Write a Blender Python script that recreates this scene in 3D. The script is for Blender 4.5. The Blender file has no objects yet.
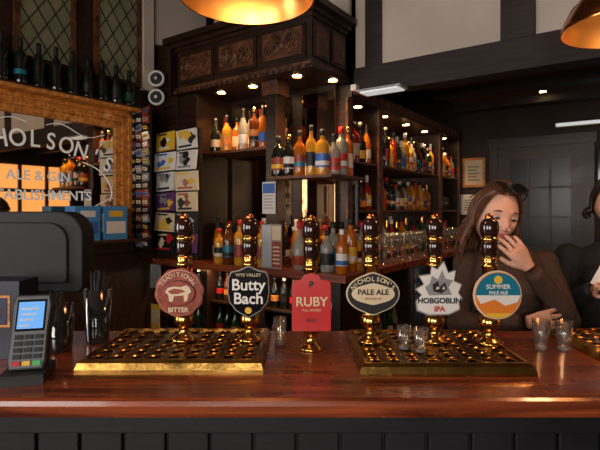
import bpy, math, random
from math import sin, cos, pi, radians, sqrt, exp
from mathutils import Matrix, Vector
random.seed(7)
S = bpy.context.scene
COL = S.collection
S.view_settings.view_transform = 'Standard'
S.view_settings.exposure = .32

# ------------------------------------------------------------ materials
MATS = {}
def mat(name, col, rough=0.5, metal=0.0, emit=0.0, trans=0.0, ecol=None, coat=0.0, var=0.0, vscale=8, bump=0.0, ior=1.45):
    if name in MATS: return MATS[name]
    m = bpy.data.materials.new(name); m.use_nodes = True
    nt = m.node_tree; b = nt.nodes['Principled BSDF']
    c = (*col, 1)
    b.inputs['Base Color'].default_value = c
    b.inputs['Roughness'].default_value = rough
    b.inputs['Metallic'].default_value = metal
    b.inputs['IOR'].default_value = ior
    b.inputs['Transmission Weight'].default_value = trans
    b.inputs['Coat Weight'].default_value = coat
    if emit > 0:
        b.inputs['Emission Color'].default_value = (*(ecol or col), 1)
        b.inputs['Emission Strength'].default_value = emit
    if var > 0 or bump > 0:
        tc = nt.nodes.new('ShaderNodeTexCoord'); n = nt.nodes.new('ShaderNodeTexNoise')
        n.inputs['Scale'].default_value = vscale; n.inputs['Detail'].default_value = 5
        nt.links.new(tc.outputs['Object'], n.inputs['Vector'])
        if var > 0:
            r = nt.nodes.new('ShaderNodeValToRGB')
            r.color_ramp.elements[0].position = .3; r.color_ramp.elements[1].position = .7
            r.color_ramp.elements[0].color = (*[x*(1-var) for x in col], 1)
            r.color_ramp.elements[1].color = (*[min(1, x*(1+var)) for x in col], 1)
            nt.links.new(n.outputs['Fac'], r.inputs['Fac']); nt.links.new(r.outputs['Color'], b.inputs['Base Color'])
        if bump > 0:
            bp = nt.nodes.new('ShaderNodeBump'); bp.inputs['Strength'].default_value = bump; bp.inputs['Distance'].default_value = .01
            nt.links.new(n.outputs['Fac'], bp.inputs['Height']); nt.links.new(bp.outputs['Normal'], b.inputs['Normal'])
    MATS[name] = m; return m

def wood(name, c1, c2, rough=.35, scale=(1.5, 14, 14), coat=.0, bump=.15, patches=True):
    if name in MATS: return MATS[name]
    m = bpy.data.materials.new(name); m.use_nodes = True
    nt = m.node_tree; b = nt.nodes['Principled BSDF']; L = nt.links.new
    tc = nt.nodes.new('ShaderNodeTexCoord'); mp = nt.nodes.new('ShaderNodeMapping')
    mp.inputs['Scale'].default_value = scale
    L(tc.outputs['Object'], mp.inputs['Vector'])
    n = nt.nodes.new('ShaderNodeTexNoise'); n.inputs['Scale'].default_value = 3; n.inputs['Detail'].default_value = 8; n.inputs['Distortion'].default_value = .8
    L(mp.outputs['Vector'], n.inputs['Vector'])
    r = nt.nodes.new('ShaderNodeValToRGB')
    r.color_ramp.elements[0].position = .35; r.color_ramp.elements[0].color = (*c1, 1)
    r.color_ramp.elements[1].position = .68; r.color_ramp.elements[1].color = (*c2, 1)
    L(n.outputs['Fac'], r.inputs['Fac']); L(r.outputs['Color'], b.inputs['Base Color'])
    n2 = nt.nodes.new('ShaderNodeTexNoise'); n2.inputs['Scale'].default_value = 5; n2.inputs['Detail'].default_value = 4
    L(tc.outputs['Object'], n2.inputs['Vector'])
    mr = nt.nodes.new('ShaderNodeMapRange'); mr.inputs['To Min'].default_value = rough*.7; mr.inputs['To Max'].default_value = rough*1.5
    L(n2.outputs['Fac'], mr.inputs['Value']); L(mr.outputs['Result'], b.inputs['Roughness'])
    b.inputs['Coat Weight'].default_value = coat; b.inputs['Coat Roughness'].default_value = .10
    bp = nt.nodes.new('ShaderNodeBump'); bp.inputs['Strength'].default_value = bump; bp.inputs['Distance'].default_value = .004
    L(n.outputs['Fac'], bp.inputs['Height']); L(bp.outputs['Normal'], b.inputs['Normal'])
    MATS[name] = m; return m

def thin_glass(name, tint=(1, 1, 1), base=.06, dif=.03):
    m = bpy.data.materials.new(name); m.use_nodes = True; nt = m.node_tree; L = nt.links.new
    nt.nodes.remove(nt.nodes['Principled BSDF']); out = nt.nodes['Material Output']
    t = nt.nodes.new('ShaderNodeBsdfTransparent'); t.inputs[0].default_value = (*tint, 1)
    g = nt.nodes.new('ShaderNodeBsdfGlossy'); g.inputs['Roughness'].default_value = .04
    d = nt.nodes.new('ShaderNodeBsdfDiffuse'); d.inputs[0].default_value = (.8, .85, .85, 1)
    lw = nt.nodes.new('ShaderNodeLayerWeight'); lw.inputs['Blend'].default_value = .35
    mr = nt.nodes.new('ShaderNodeMapRange'); mr.inputs['To Min'].default_value = base; mr.inputs['To Max'].default_value = .75
    L(lw.outputs['Facing'], mr.inputs['Value'])
    m1 = nt.nodes.new('ShaderNodeMixShader'); m1.inputs[0].default_value = dif
    L(t.outputs[0], m1.inputs[1]); L(d.outputs[0], m1.inputs[2])
    m2 = nt.nodes.new('ShaderNodeMixShader'); L(mr.outputs['Result'], m2.inputs[0]); L(m1.outputs[0], m2.inputs[1]); L(g.outputs[0], m2.inputs[2])
    L(m2.outputs[0], out.inputs[0]); return m

M_bar = wood('mahogany_top', (.075, .011, .005), (.36, .072, .018), rough=.25, scale=(.7, 9, 9), coat=.4, bump=.1)
M_front = wood('bar_front_boards', (.002, .002, .004), (.006, .006, .008), rough=.5)
M_dark = wood('dark_oak', (.011, .0045, .0022), (.042, .016, .0065), rough=.34)
M_mid = wood('carved_oak', (.04, .014, .006), (.19, .062, .020), rough=.4, scale=(6, 6, 6), bump=.8)
M_beam = wood('black_beam', (.014, .007, .005), (.032, .017, .011), rough=.6)
M_gold = wood('gilt_frame', (.36, .10, .012), (.85, .34, .06), rough=.3, coat=.3)
M_floor = wood('floor_boards', (.02, .01, .006), (.06, .03, .015), rough=.5)
M_plaster = mat('cream_plaster', (.56, .46, .38), .8, var=.10, vscale=3, bump=.1)
M_wall = mat('dark_wall', (.034, .020, .015), .7, var=.3, vscale=4)
M_ceil = mat('ceiling_paint', (.09, .050, .033), .7, var=.3, vscale=3)
M_brass = mat('brass', (.72, .42, .11), .15, 1.0, var=.2, vscale=20)
M_brassd = mat('aged_brass', (.22, .11, .030), .24, 1.0, var=.5, vscale=30)
M_brasst = mat('tray_brass', (.38, .21, .05), .24, 1.0, var=.45, vscale=14, bump=.25)
M_copper = mat('copper', (.66, .25, .07), .2, 1.0, var=.2, vscale=6)
M_coppin = mat('copper_inner', (.66, .34, .10), .30, 1.0, var=.1, vscale=6)
M_steel = mat('steel', (.6, .6, .62), .25, 1.0)
M_black = mat('black_gloss', (.006, .006, .007), .12, coat=.5)
M_blackm = mat('black_matte', (.008, .008, .010), .5)
M_till = mat('till_casing', (.002, .002, .003), .62)
M_handle = mat('ebony_handle', (.022, .007, .005), .12, coat=.6)
M_hole = mat('tray_hole', (.01, .006, .003), .4)
M_mirror = mat('mirror_glass', (.72, .62, .50), .02, 1.0)
M_mirrord = mat('smoked_mirror', (.40, .26, .15), .05, 1.0)
M_white = mat('white_paint', (.74, .70, .64), .4)
M_etch = mat('etched_white', (.82, .80, .74), .6, emit=.12)  # slight glow put into the lettering colour to brighten it, not a lamp
M_cream = mat('cream_print', (.70, .56, .36), .5)
M_red = mat('clip_red', (.52, .020, .018), .3)
M_rust = mat('clip_rust', (.28, .040, .018), .35, var=.4, vscale=60)
M_teal = mat('clip_teal', (.010, .17, .25), .3)
M_orange = mat('clip_orange', (.74, .20, .025), .35)
M_grey = mat('grey_print', (.26, .25, .24), .5)
M_silver = mat('silver_foil', (.55, .55, .56), .3, .6)
M_dgrey = mat('terminal_grey', (.14, .15, .16), .35)
M_blue = mat('blue_print', (.03, .12, .42), .35)
M_lblue = mat('light_blue', (.05, .26, .56), .35)
M_purple = mat('purple_print', (.12, .04, .14), .4)
M_yellow = mat('yellow_print', (.80, .46, .035), .4)
M_screen = mat('lcd_blue', (.10, .28, .60), .3, emit=.5, ecol=(.15, .42, .9))
M_glass = thin_glass('clear_glass', (.96, .97, .96))
M_smoke = thin_glass('smoked_tumbler', (.22, .22, .24), .05, .02)
M_lamp = mat('warm_lamp', (1, .8, .5), .5, emit=22, ecol=(1, .72, .38))
M_led = mat('panel_light', (.8, .85, .85), .5, emit=.4, ecol=(.9, .92, .9))
M_fridge = mat('fridge_glow', (.6, .8, .75), .5, emit=.6, ecol=(.55, .85, .75))
M_day = mat('daylight_pane', (.8, .9, 1), .5, emit=2.4, ecol=(.95, .95, .98))
M_amberpane = mat('amber_pane', (1, .6, .25), .5, emit=1.1, ecol=(1, .42, .12))
M_stain = mat('leaded_pane', (.09, .08, .04), .2, emit=.04, ecol=(.5, .42, .22), var=.5, vscale=5)  # faint emission in the panes stands in for daylight behind the glass
M_lead = mat('lead_came', (.02, .02, .02), .5)
M_skin = mat('skin', (.68, .37, .26), .42, var=.05, vscale=30)
M_lip = mat('lips', (.42, .10, .09), .35)
M_eye = mat('eye_white', (.75, .73, .70), .2)
M_iris = mat('iris', (.03, .018, .01), .1)
M_hair = mat('hair_brown', (.11, .040, .016), .36, var=.6, vscale=40)
M_hair2 = mat('hair_black', (.022, .013, .009), .4, var=.4, vscale=40)
M_knit = mat('brown_knit', (.072, .038, .025), .85, var=.3, vscale=120, bump=.5)
M_cloth = mat('black_cloth', (.014, .013, .015), .8, var=.3, vscale=60, bump=.3)
M_denim = mat('dark_denim', (.02, .025, .045), .8)

GL = [mat('g_amber', (.55, .14, .010), .06, trans=.3, coat=.4), mat('g_brown', (.10, .026, .008), .08, coat=.5),
      mat('g_clear', (.52, .52, .46), .05, trans=.6), mat('g_green', (.012, .06, .02), .06, coat=.5),
      mat('g_blue', (.02, .12, .28), .06, trans=.3, coat=.5), mat('g_dark', (.008, .010, .008), .07, coat=.6),
      mat('g_red', (.26, .015, .010), .06, coat=.5), mat('g_gold', (.78, .36, .03), .06, trans=.3, coat=.5)]
LB = [M_white, M_cream, M_blackm, M_yellow, M_red, M_blue, M_gold, M_cream, M_rust, M_orange, M_blackm, M_teal]
CP = [M_blackm, M_brass, M_red, M_white, M_blackm, M_blackm]

# ------------------------------------------------------------ mesh builder
class MB:
    def __init__(s): s.v = []; s.f = []; s.m = []; s.s = []; s.mats = []
    def mi(s, m):
        if m not in s.mats: s.mats.append(m)
        return s.mats.index(m)
    def add(s, vs, fs, m, sm=False, M=None):
        o = len(s.v)
        s.v += [tuple(M @ Vector(p)) if M else tuple(p) for p in vs]
        ms = m if isinstance(m, list) else [m]*len(fs)
        for f, mm in zip(fs, ms):
            s.f.append([i+o for i in f]); s.m.append(s.mi(mm)); s.s.append(sm)
    def box(s, x0, x1, y0, y1, z0, z1, m, M=None):
        v = [(x0,y0,z0),(x1,y0,z0),(x1,y1,z0),(x0,y1,z0),(x0,y0,z1),(x1,y0,z1),(x1,y1,z1),(x0,y1,z1)]
        s.add(v, [(0,3,2,1),(4,5,6,7),(0,1,5,4),(1,2,6,5),(2,3,7,6),(3,0,4,7)], m, False, M)
    def lathe(s, prof, c, m, seg=16, M=None, sq=0, closed=True):
        vs = []; fs = []; ms = []
        for p in prof:
            for k in range(seg):
                a = 2*pi*(k+.5)/seg
                r = p[0]
                if sq: r = r/ (max(abs(cos(a)), abs(sin(a)))**sq)*.92
                vs.append((c[0]+r*cos(a), c[1]+r*sin(a), c[2]+p[1]))
        for i in range(len(prof)-1):
            mm = prof[i][2] if len(prof[i]) > 2 else m
            for k in range(seg):
                k2 = (k+1) % seg
                fs.append((i*seg+k, i*seg+k2, (i+1)*seg+k2, (i+1)*seg+k)); ms.append(mm)
        if closed:
            fs.append(tuple(reversed(range(seg)))); ms.append(ms[0])
            fs.append(tuple((len(prof)-1)*seg+k for k in range(seg))); ms.append(ms[-2])
        s.add(vs, fs, ms, True, M)
    def tube(s, pts, r, m, seg=8, M=None):
        pts = [Vector(p) for p in pts]; n = len(pts)
        rs = r if isinstance(r, (list, tuple)) else [r]*n
        vs = []; fs = []; up = None
        for i, p in enumerate(pts):
            t = (pts[min(i+1, n-1)]-pts[max(i-1, 0)])
            if t.length < 1e-9: t = Vector((0, 0, 1))
            t.normalize()
            if up is None: up = t.orthogonal().normalized()
            else:
                up = up - t*up.dot(t)
                up = up.normalized() if up.length > 1e-6 else t.orthogonal().normalized()
            w = t.cross(up)
            for k in range(seg):
                a = 2*pi*k/seg
                vs.append(p+(up*cos(a)+w*sin(a))*rs[i])
        for i in range(n-1):
            for k in range(seg):
                k2 = (k+1) % seg
                fs.append((i*seg+k, i*seg+k2, (i+1)*seg+k2, (i+1)*seg+k))
        fs.append(tuple(reversed(range(seg)))); fs.append(tuple((n-1)*seg+k for k in range(seg)))
        s.add(vs, fs, m, seg > 4, M)
    def ell(s, c, r, m, n=16, h=10, M=None):
        vs = []; fs = []
        for i in range(h+1):
            th = pi*(i+.0001*(i == 0)-.0001*(i == h))/h
            for k in range(n):
                a = 2*pi*k/n
                vs.append((c[0]+r[0]*sin(th)*cos(a), c[1]+r[1]*sin(th)*sin(a), c[2]-r[2]*cos(th)))
        for i in range(h):
            for k in range(n):
                k2 = (k+1) % n
                fs.append((i*n+k, i*n+k2, (i+1)*n+k2, (i+1)*n+k))
        s.add(vs, fs, m, True, M)
    def loft(s, rings, m, seg=24, M=None):
        vs = []; fs = []
        for (z, rx, ry, cx, cy) in rings:
            for k in range(seg):
                a = 2*pi*k/seg; vs.append((cx+rx*cos(a), cy+ry*sin(a), z))
        for i in range(len(rings)-1):
            for k in range(seg):
                k2 = (k+1) % seg
                fs.append((i*seg+k, i*seg+k2, (i+1)*seg+k2, (i+1)*seg+k))
        fs.append(tuple(reversed(range(seg)))); fs.append(tuple((len(rings)-1)*seg+k for k in range(seg)))
        s.add(vs, fs, m, True, M)
    def plate(s, poly, y0, y1, m, M=None):
        n = len(poly)
        vs = [(x, y0, z) for x, z in poly]+[(x, y1, z) for x, z in poly]
        fs = [tuple(range(n)), tuple(reversed(range(n, 2*n)))]
        for k in range(n):
            k2 = (k+1) % n; fs.append((k, n+k, n+k2, k2))
        s.add(vs, fs, m, False, M)
    def obj(s, name, M=None, parent=None, bevel=0, sub=0):
        me = bpy.data.meshes.new(name); me.from_pydata(s.v, [], s.f)
        for m in s.mats: me.materials.append(m)
        me.polygons.foreach_set('material_index', s.m); me.polygons.foreach_set('use_smooth', s.s)
        me.update()
        o = bpy.data.objects.new(name, me); COL.objects.link(o)
        if parent: o.parent = parent
        if M is not None: o.matrix_basis = M
        if bevel:
            b = o.modifiers.new('bevel', 'BEVEL'); b.width = bevel; b.segments = 2; b.limit_method = 'ANGLE'
        return o

def empty(name, M=None):
    e = bpy.data.objects.new(name, None); COL.objects.link(e); e.empty_display_size = .1
    if M is not None: e.matrix_basis = M
    return e

def text(name, body, size, M, m, parent=None, ext=.0006, sx=1.0, bold=0.0):
    cu = bpy.data.curves.new(name+'_c', 'FONT'); cu.body = body; cu.size = size
    cu.align_x = 'CENTER'; cu.align_y = 'CENTER'; cu.extrude = ext; cu.offset = bold
    t = bpy.data.objects.new(name+'_t', cu); COL.objects.link(t)
    bpy.context.view_layer.update()
    me = bpy.data.meshes.new_from_object(t.evaluated_get(bpy.context.evaluated_depsgraph_get()))
    bpy.data.objects.remove(t)
    me.materials.clear(); me.materials.append(m)
    o = bpy.data.objects.new(name, me); COL.objects.link(o)
    if parent: o.parent = parent
    o.matrix_basis = M @ Matrix.Diagonal((sx, 1, 1, 1))
    return o
FACE = Matrix(((1,0,0,0),(0,0,-1,0),(0,1,0,0),(0,0,0,1)))
def TF(x, y, z, rot=0): return Matrix.Translation((x, y, z)) @ Matrix.Rotation(rot, 4, 'Y') @ FACE

T = Matrix.Translation
C0 = (0.07, 2.9, 0)
LM = T(C0) @ Matrix.Rotation(radians(-35), 4, 'Z')
FACEA = Matrix(((0,0,1,0),(1,0,0,0),(0,1,0,0),(0,0,0,1)))

# ------------------------------------------------------------ room shell
def lbox(name, *a, m, bevel=0):
    b = MB(); b.box(*a, m); return b.obj(name, LM, bevel=bevel)
lbox('floor', -1.6, 4.6, -5.1, 3.2, -.1, 0, m=M_floor)
lbox('ceiling', -1.6, 4.6, -5.1, 3.2, 3.3, 3.4, m=M_ceil)
lbox('wall_back', -1.6, 4.6, 3.0, 3.1, 0, 3.3, m=M_wall)
lbox('wall_right', 4.5, 4.6, -5.0, 3.0, 0, 3.3, m=M_wall)
lbox('wall_front', -1.45, 4.5, -5.1, -5.0, 0, 3.3, m=M_wall)
lbox('wall_left', -1.6, -1.45, -5.0, 3.0, 0, 3.3, m=M_dark)
b = MB(); b.box(.05, 4.5, .56, 3.0, 2.62, 2.66, M_ceil)
for q in (1.25, 1.95, 2.6): b.box(.06, 4.49, q, q+.10, 2.54, 2.62, M_beam)
b.obj('ceiling_lowered', LM)

def leaded(name, b0, b1, z0, z1):
    w = MB(); x = -1.447
    w.box(x, x+.012, b0, b1, z0, z1, M_stain)
    for (p, q, r, t) in [(b0-.03, b0, z0-.03, z1+.03), (b1, b1+.03, z0-.03, z1+.03), (b0, b1, z0-.03, z0), (b0, b1, z1, z1+.03)]:
        w.box(x, x+.03, p, q, r, t, M_mid)
    st = .11; k = 1.5
    c = -2.0
    while c < 3.0:
        for sg in (1, -1):
            pts = []
            N = 60
            for i in range(N+1):
                b = b0+(b1-b0)*i/N; z = z0+c+sg*k*(b-b0)
                if z0 <= z <= z1: pts.append((x+.016, b, z))
            if len(pts) > 2: w.tube([pts[0], pts[-1]], .004, M_lead, 4)
        c += st*k
    return w.obj(name, LM)
leaded('window_1', -1.02, -.70, 2.46, 3.15)
leaded('window_2', -.50, -.19, 2.46, 3.15)
b = MB(); b.box(-1.449, -1.40, -.15, -.06, 2.42, 3.29, M_plaster); b.box(-1.449, -1.42, -.02, .5, 2.80, 3.29, M_plaster); b.obj('trim_1', LM)
b = MB(); b.box(-1.25, .02, .425, .46, 2.80, 3.29, M_plaster); b.obj('wall_plaster', LM)

def daywin(name, Mx, w, h, m, mull=3):
    d = MB(); d.box(-w/2, w/2, 0, .01, 0, h, m)
    for i in range(mull+1):
        x = -w/2+w*i/mull; d.box(x-.03, x+.03, -.03, .0, -.03, h+.03, M_dark)
    for z in (0, h*.6, h): d.box(-w/2, w/2, -.03, 0, z-.03, z+.03, M_dark)
    return d.obj(name, Mx)
daywin('window_3', LM @ T((.6, -4.99, 1.0)) @ Matrix.Rotation(pi, 4, 'Z'), 1.6, 1.5, M_day)
daywin('window_4', LM @ T((2.9, -4.99, 1.0)) @ Matrix.Rotation(pi, 4, 'Z'), 1.6, 1.5, M_day)
daywin('window_5', LM @ T((-1.44, -3.4, 1.0)) @ Matrix.Rotation(pi/2, 4, 'Z'), 1.6, 1.5, M_day)
daywin('window_6', LM @ T((4.49, 1.7, 1.15)) @ Matrix.Rotation(-pi/2, 4, 'Z'), 1.9, 1.2, M_amberpane, 4)

# ------------------------------------------------------------ bulkhead
b = MB()
b.box(.05, 4.4, .43, .55, 2.29, 2.47, M_beam)
b.box(.05, 4.4, .46, .54, 2.47, 3.29, M_plaster)
for (a0, a1) in [(.13, .25), (.98, 1.16), (2.0, 2.15)]:
    b.box(a0, a1, .44, .46, 2.47, 3.29, M_beam)
b.obj('beam_bulkhead', LM, bevel=.006)
b = MB(); b.box(.14, .44, .30, .428, 2.272, 2.286, M_silver); b.box(.16, .42, .31, .42, 2.266, 2.272, M_led)
b.obj('ceiling_light_panel', LM)
b = MB(); b.box(.055, .095, .385, .428, 2.31, 2.35, M_white); b.lathe([(.010, 0), (.010, .01)], (.075, .40, 2.30), M_red, 10); b.obj('alarm_sensor', LM)

# ------------------------------------------------------------ canopy
b = MB()
b.box(-1.2, 0, 0, .42, 2.40, 2.72, M_dark)
b.box(-1.24, .04, -.04, .42, 2.72, 2.75, M_dark)
b.box(-1.28, .08, -.08, .42, 2.75, 2.79, M_dark)
b.box(-1.23, .03, -.03, .42, 2.376, 2.40, M_dark)
b.box(-1.215, .015, -.015, .42, 2.40, 2.425, M_mid)
b.box(-1.215, .015, -.015, .42, 2.695, 2.72, M_dark)
for k in range(3):
    x0 = -1.17+k*.39; x1 = x0+.35
    b.box(x0, x1, -.012, 0, 2.455, 2.665, M_dark)
    b.box(x0+.02, x1-.02, -.018, -.012, 2.475, 2.645, M_mid)
    cx = (x0+x1)/2
    for sg in (-1, 1):
        for q in (0, 1):
            pts = []
            for i in range(22):
                th = i/21*3.2*pi; r = .042*(1-i/26)
                pts.append((cx+sg*(.045+.07*q)+sg*r*cos(th+q*pi)*.9, -.022, 2.56+r*sin(th+q*pi)*1.2))
            b.tube(pts, .0075, M_mid, 6)
        for q in (-1, 1):
            b.tube([(cx+sg*.01, -.022, 2.56+q*.02), (cx+sg*.06, -.022, 2.56+q*.065), (cx+sg*.13, -.022, 2.56+q*.055)], [.008, .006, .003], M_mid, 6)
    b.ell((cx, -.022, 2.56), (.018, .012, .032), M_mid)
for k in range(2):
    y0 = .02+k*.2; b.box(0, .012, y0, y0+.17, 2.455, 2.665, M_dark); b.box(.012, .018, y0+.02, y0+.15, 2.475, 2.645, M_mid)
for i in range(24): b.box(-1.2+i*.05, -1.175+i*.05, -.036, -.02, 2.378, 2.398, M_mid)
b.obj('canopy_carved', LM, bevel=.003)

# ------------------------------------------------------------ back bar carcass
b = MB()
ZC = 1.15
b.box(-1.42, .27, -.06, .42, ZC-.045, ZC, M_bar)
b.box(-.20, .27, .42, 2.95, ZC-.045, ZC, M_bar)
b.box(-1.42, .2, .36, .42, 0, ZC-.045, M_dark)
b.box(-1.42, .2, 0, .36, 0, .62, M_dark)
for a in (-1.42, -.95, -.45, .14): b.box(a, a+.06, 0, .36, .62, ZC-.045, M_dark)
b.box(-1.36, .14, 0.03, .36, .86, .875, M_dark)
b.box(-.2, -.14, .42, 2.95, 0, ZC-.045, M_dark)
b.box(-.14, .2, .42, 2.95, 0, .55, M_dark)
for q in (.42, 1.02, 1.62, 2.22, 2.89): b.box(-.14, .2, q, q+.06, .55, ZC-.045, M_dark)
b.box(-1.44, -1.2, 0.0, .42, ZC, 2.375, M_dark)
b.box(-1.44, -1.285, 0.0, .42, 2.375, 2.79, M_dark)
b.box(-1.2, -1.02, .02, .42, ZC, 2.375, M_dark)
b.box(-.42, -.33, .08, .18, ZC, 2.375, M_dark)
b.box(-.44, -.31, .06, .20, 2.28, 2.375, M_mid)
b.box(-.44, -.31, .06, .20, ZC, ZC+.06, M_mid)
b.box(-1.02, -.06, .38, .42, ZC, 2.375, M_dark)
b.box(-1.0, -.42, .374, .38, ZC+.05, 2.33, M_mirrord)
b.box(-.33, -.06, .374, .38, ZC+.05, 2.33, M_mirrord)
b.box(-1.02, -.42, .08, .375, 1.925, 1.945, M_mid)
b.box(-.33, .14, .0, .14, 1.715, 1.735, M_mid)
b.box(-.02, .14, .14, .42, 1.715, 1.735, M_mid)
b.box(.10, .12, .36, .38, ZC, 1.715, M_dark)
b.box(-.34, -.30, .42, 2.95, ZC, 2.36, M_dark)
b.box(-.30, -.294, .5, 2.9, ZC+.05, 2.28, M_mirrord)
for q in (.42, .90, 2.28, 2.89): b.box(-.30, 0, q, q+.05, ZC, 2.28, M_dark)
for q in (.42, .90, 2.28, 2.89): b.box(-.0, .02, q-.01, q+.06, ZC, 2.28, M_mid)
b.box(-.34, .04, .43, 2.95, 2.28, 2.37, M_dark)
for q in [.60+i*.12 for i in range(19)]: b.box(.04, .045, q, q+.08, 2.30, 2.36, M_mid)
for z in (1.52, 1.865): b.box(-.30, 0, .47, 2.89, z-.018, z, M_mid)
b.obj('back_bar_cabinet', LM, bevel=.003)

# ------------------------------------------------------------ bottles
def bottle(B, x, y, z, h, r, kind, g, lb, cp, seg=12):
    if kind == 0:
        p = [(r*.9, 0, g), (r, h*.03, g), (r, h*.12, lb), (r*1.01, h*.42, g), (r, h*.56, g), (r*.85, h*.64, g), (r*.42, h*.72, g), (r*.36, h*.80, cp), (r*.38, h*.97, cp), (r*.36, h, cp)]; sq = 0
    elif kind == 1:
        p = [(r*.92, 0, g), (r, h*.03, g), (r, h*.18, lb), (r*1.012, h*.46, g), (r, h*.62, g), (r*.8, h*.70, g), (r*.38, h*.76, g), (r*.34, h*.88, cp), (r*.42, h*.89, cp), (r*.42, h, cp)]; sq = 0
    elif kind == 2:
        p = [(r*.95, 0, g), (r, h*.02, g), (r, h*.16, lb), (r*1.01, h*.46, g), (r, h*.66, g), (r*.7, h*.74, g), (r*.36, h*.78, g), (r*.34, h*.86, cp), (r*.45, h*.87, cp), (r*.45, h, cp)]; sq = .6
    elif kind == 3:
        p = [(r*.95, 0, g), (r, h*.04, g), (r, h*.14, lb), (r*1.01, h*.36, g), (r, h*.48, g), (r*.75, h*.62, g), (r*.45, h*.76, cp), (r*.36, h*.92, cp), (r*.40, h, cp)]; sq = 0
    elif kind == 4:
        p = [(r*.9, 0, g), (r*1.15, h*.10, lb), (r*1.25, h*.3, g), (r*1.1, h*.5, g), (r*.5, h*.66, g), (r*.34, h*.72, g), (r*.34, h*.84, cp), (r*.5, h*.86, cp), (r*.5, h, cp)]; sq = 0
    else:
        p = [(r*.9, 0, g), (r, h*.03, g), (r, h*.22, lb), (r*1.01, h*.42, g), (r, h*.58, g), (r*.5, h*.76, g), (r*.42, h*.92, cp), (r*.46, h*.94, cp), (r*.44, h, cp)]; sq = 0
    B.lathe(p, (x, y, z), g, seg, sq=sq)
    if kind in (0, 1, 2) and random.random() < .65:
        B.lathe([(r*1.018, h*.2), (r*1.018, h*.3)], (x, y, z), random.choice(LB), seg, sq=sq, closed=False)
def rb(B, x, y, z, hs=1.0, pal=None, optic=False):
    k = random.choice([0, 1, 1, 2, 2, 3, 4])
    g = random.choice(pal or GL); lb = random.choice(LB); cp = random.choice(CP)
    h = random.uniform(.24, .33)*hs; r = random.uniform(.034, .041)
    bottle(B, x, y, z, h, r, k, g, lb, cp)
def group(name, spots, pal=None, hs=1.0):
    B = MB()
    for (x, y, z) in spots: rb(B, x+random.uniform(-.004, .004), y+random.uniform(-.008, .008), z, hs, pal)
    return B.obj(name, LM)
fr = lambda a, b, n: [a+(b-a)*i/(n-1) for i in range(n)]
WARM = [GL[0], GL[7], GL[1], GL[5], GL[0], GL[2], GL[7], GL[3], GL[6], GL[4]]
group('liquor_bottles', [(-.93, .13, 1.945), (-.84, .15, 1.945), (-.66, .13, 1.945), (-.57, .14, 1.945), (-.48, .13, 1.945)] + [(x, .27, 1.945) for x in fr(-.96, -.5, 5)], [GL[5], GL[0], GL[1], GL[7], GL[2]])
group('liquor_bottles', [(x, .0, ZC) for x in fr(-.78, -.38, 5)]+[(x, .11, ZC) for x in fr(-.90, -.5, 5)]+[(x, .22, ZC) for x in fr(-.97, -.1, 11)]+[(x, .31, ZC) for x in fr(-.97, -.1, 11)], WARM)
group('liquor_bottles', [(-.30+.085*i, .06, 1.735) for i in range(5)]+[(.07, .15+.085*i, 1.735) for i in range(3)], [GL[7], GL[2], GL[5], GL[7], GL[0]])
group('liquor_bottles', [(x, .02, ZC) for x in fr(-.10, .20, 4)]+[(.20, .11+.085*i, ZC) for i in range(4)]+[(.08, .12+.1*i, ZC) for i in range(3)], [GL[2], GL[5], GL[0], GL[2], GL[7]])
group('liquor_bottles', [(-.06, y, 1.865) for y in fr(.53, .84, 4)]+[(-.06, y, 1.865) for y in fr(1.0, 2.22, 16)]+[(-.17, y, 1.865) for y in fr(1.0, 2.22, 14)]+[(-.06, y, 1.865) for y in fr(2.38, 2.84, 6)], WARM)
group('liquor_bottles', [(-.06, y, 1.52) for y in fr(.53, .84, 4)]+[(-.10, y, 1.52) for y in fr(1.0, 2.22, 14)]+[(-.20, y, 1.52) for y in fr(1.05, 2.2, 12)], WARM, hs=.85)
group('liquor_bottles', [(.0, y, ZC) for y in fr(.50, 2.1, 18)]+[(-.11, y, ZC) for y in fr(.55, 2.8, 20)], WARM)
B = MB()
for z in (.62, .875):
    for (a0, a1) in [(-1.32, -1.0), (-.86, -.49), (-.36, .11)]:
        n = int((a1-a0)/.07)+1
        for i in range(n):
            bottle(B, a0+i*(a1-a0)/max(1, n-1), .10, z, .20, .029, 5, random.choice([GL[5], GL[3], GL[1], GL[5]]), random.choice([M_blackm, M_cream, M_red, M_gold, M_blackm]), random.choice(CP), 10)
B.obj('beer_bottles', LM)
B = MB()
for (y0, y1) in [(.52, .98), (1.72, 2.18)]:
    n = 6
    for i in range(n):
        bottle(B, .10, y0+i*(y1-y0)/(n-1), .565, .24, .029, 5, random.choice([GL[1], GL[3], GL[2]]), random.choice(LB), random.choice(CP), 10)
B.obj('beer_bottles', LM)
b = MB(); b.box(-.13, -.12, 1.09, 1.6, .56, 1.09, M_fridge); b.box(-.1, .15, 1.09, 1.6, .84, .85, M_steel)
for i in range(6): bottle(b, .05, 1.13+i*.085, .85, .20, .028, 5, GL[2], LB[i], CP[i % 6], 10)
b.box(.2, .215, 1.08, 1.62, .55, .58, M_steel); b.box(.2, .215, 1.08, 1.62, 1.07, 1.10, M_steel); b.box(.2, .215, 1.08, 1.11, .55, 1.1, M_steel); b.box(.2, .215, 1.59, 1.62, .55, 1.1, M_steel)
b.obj('bottle_fridge', LM)

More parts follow.
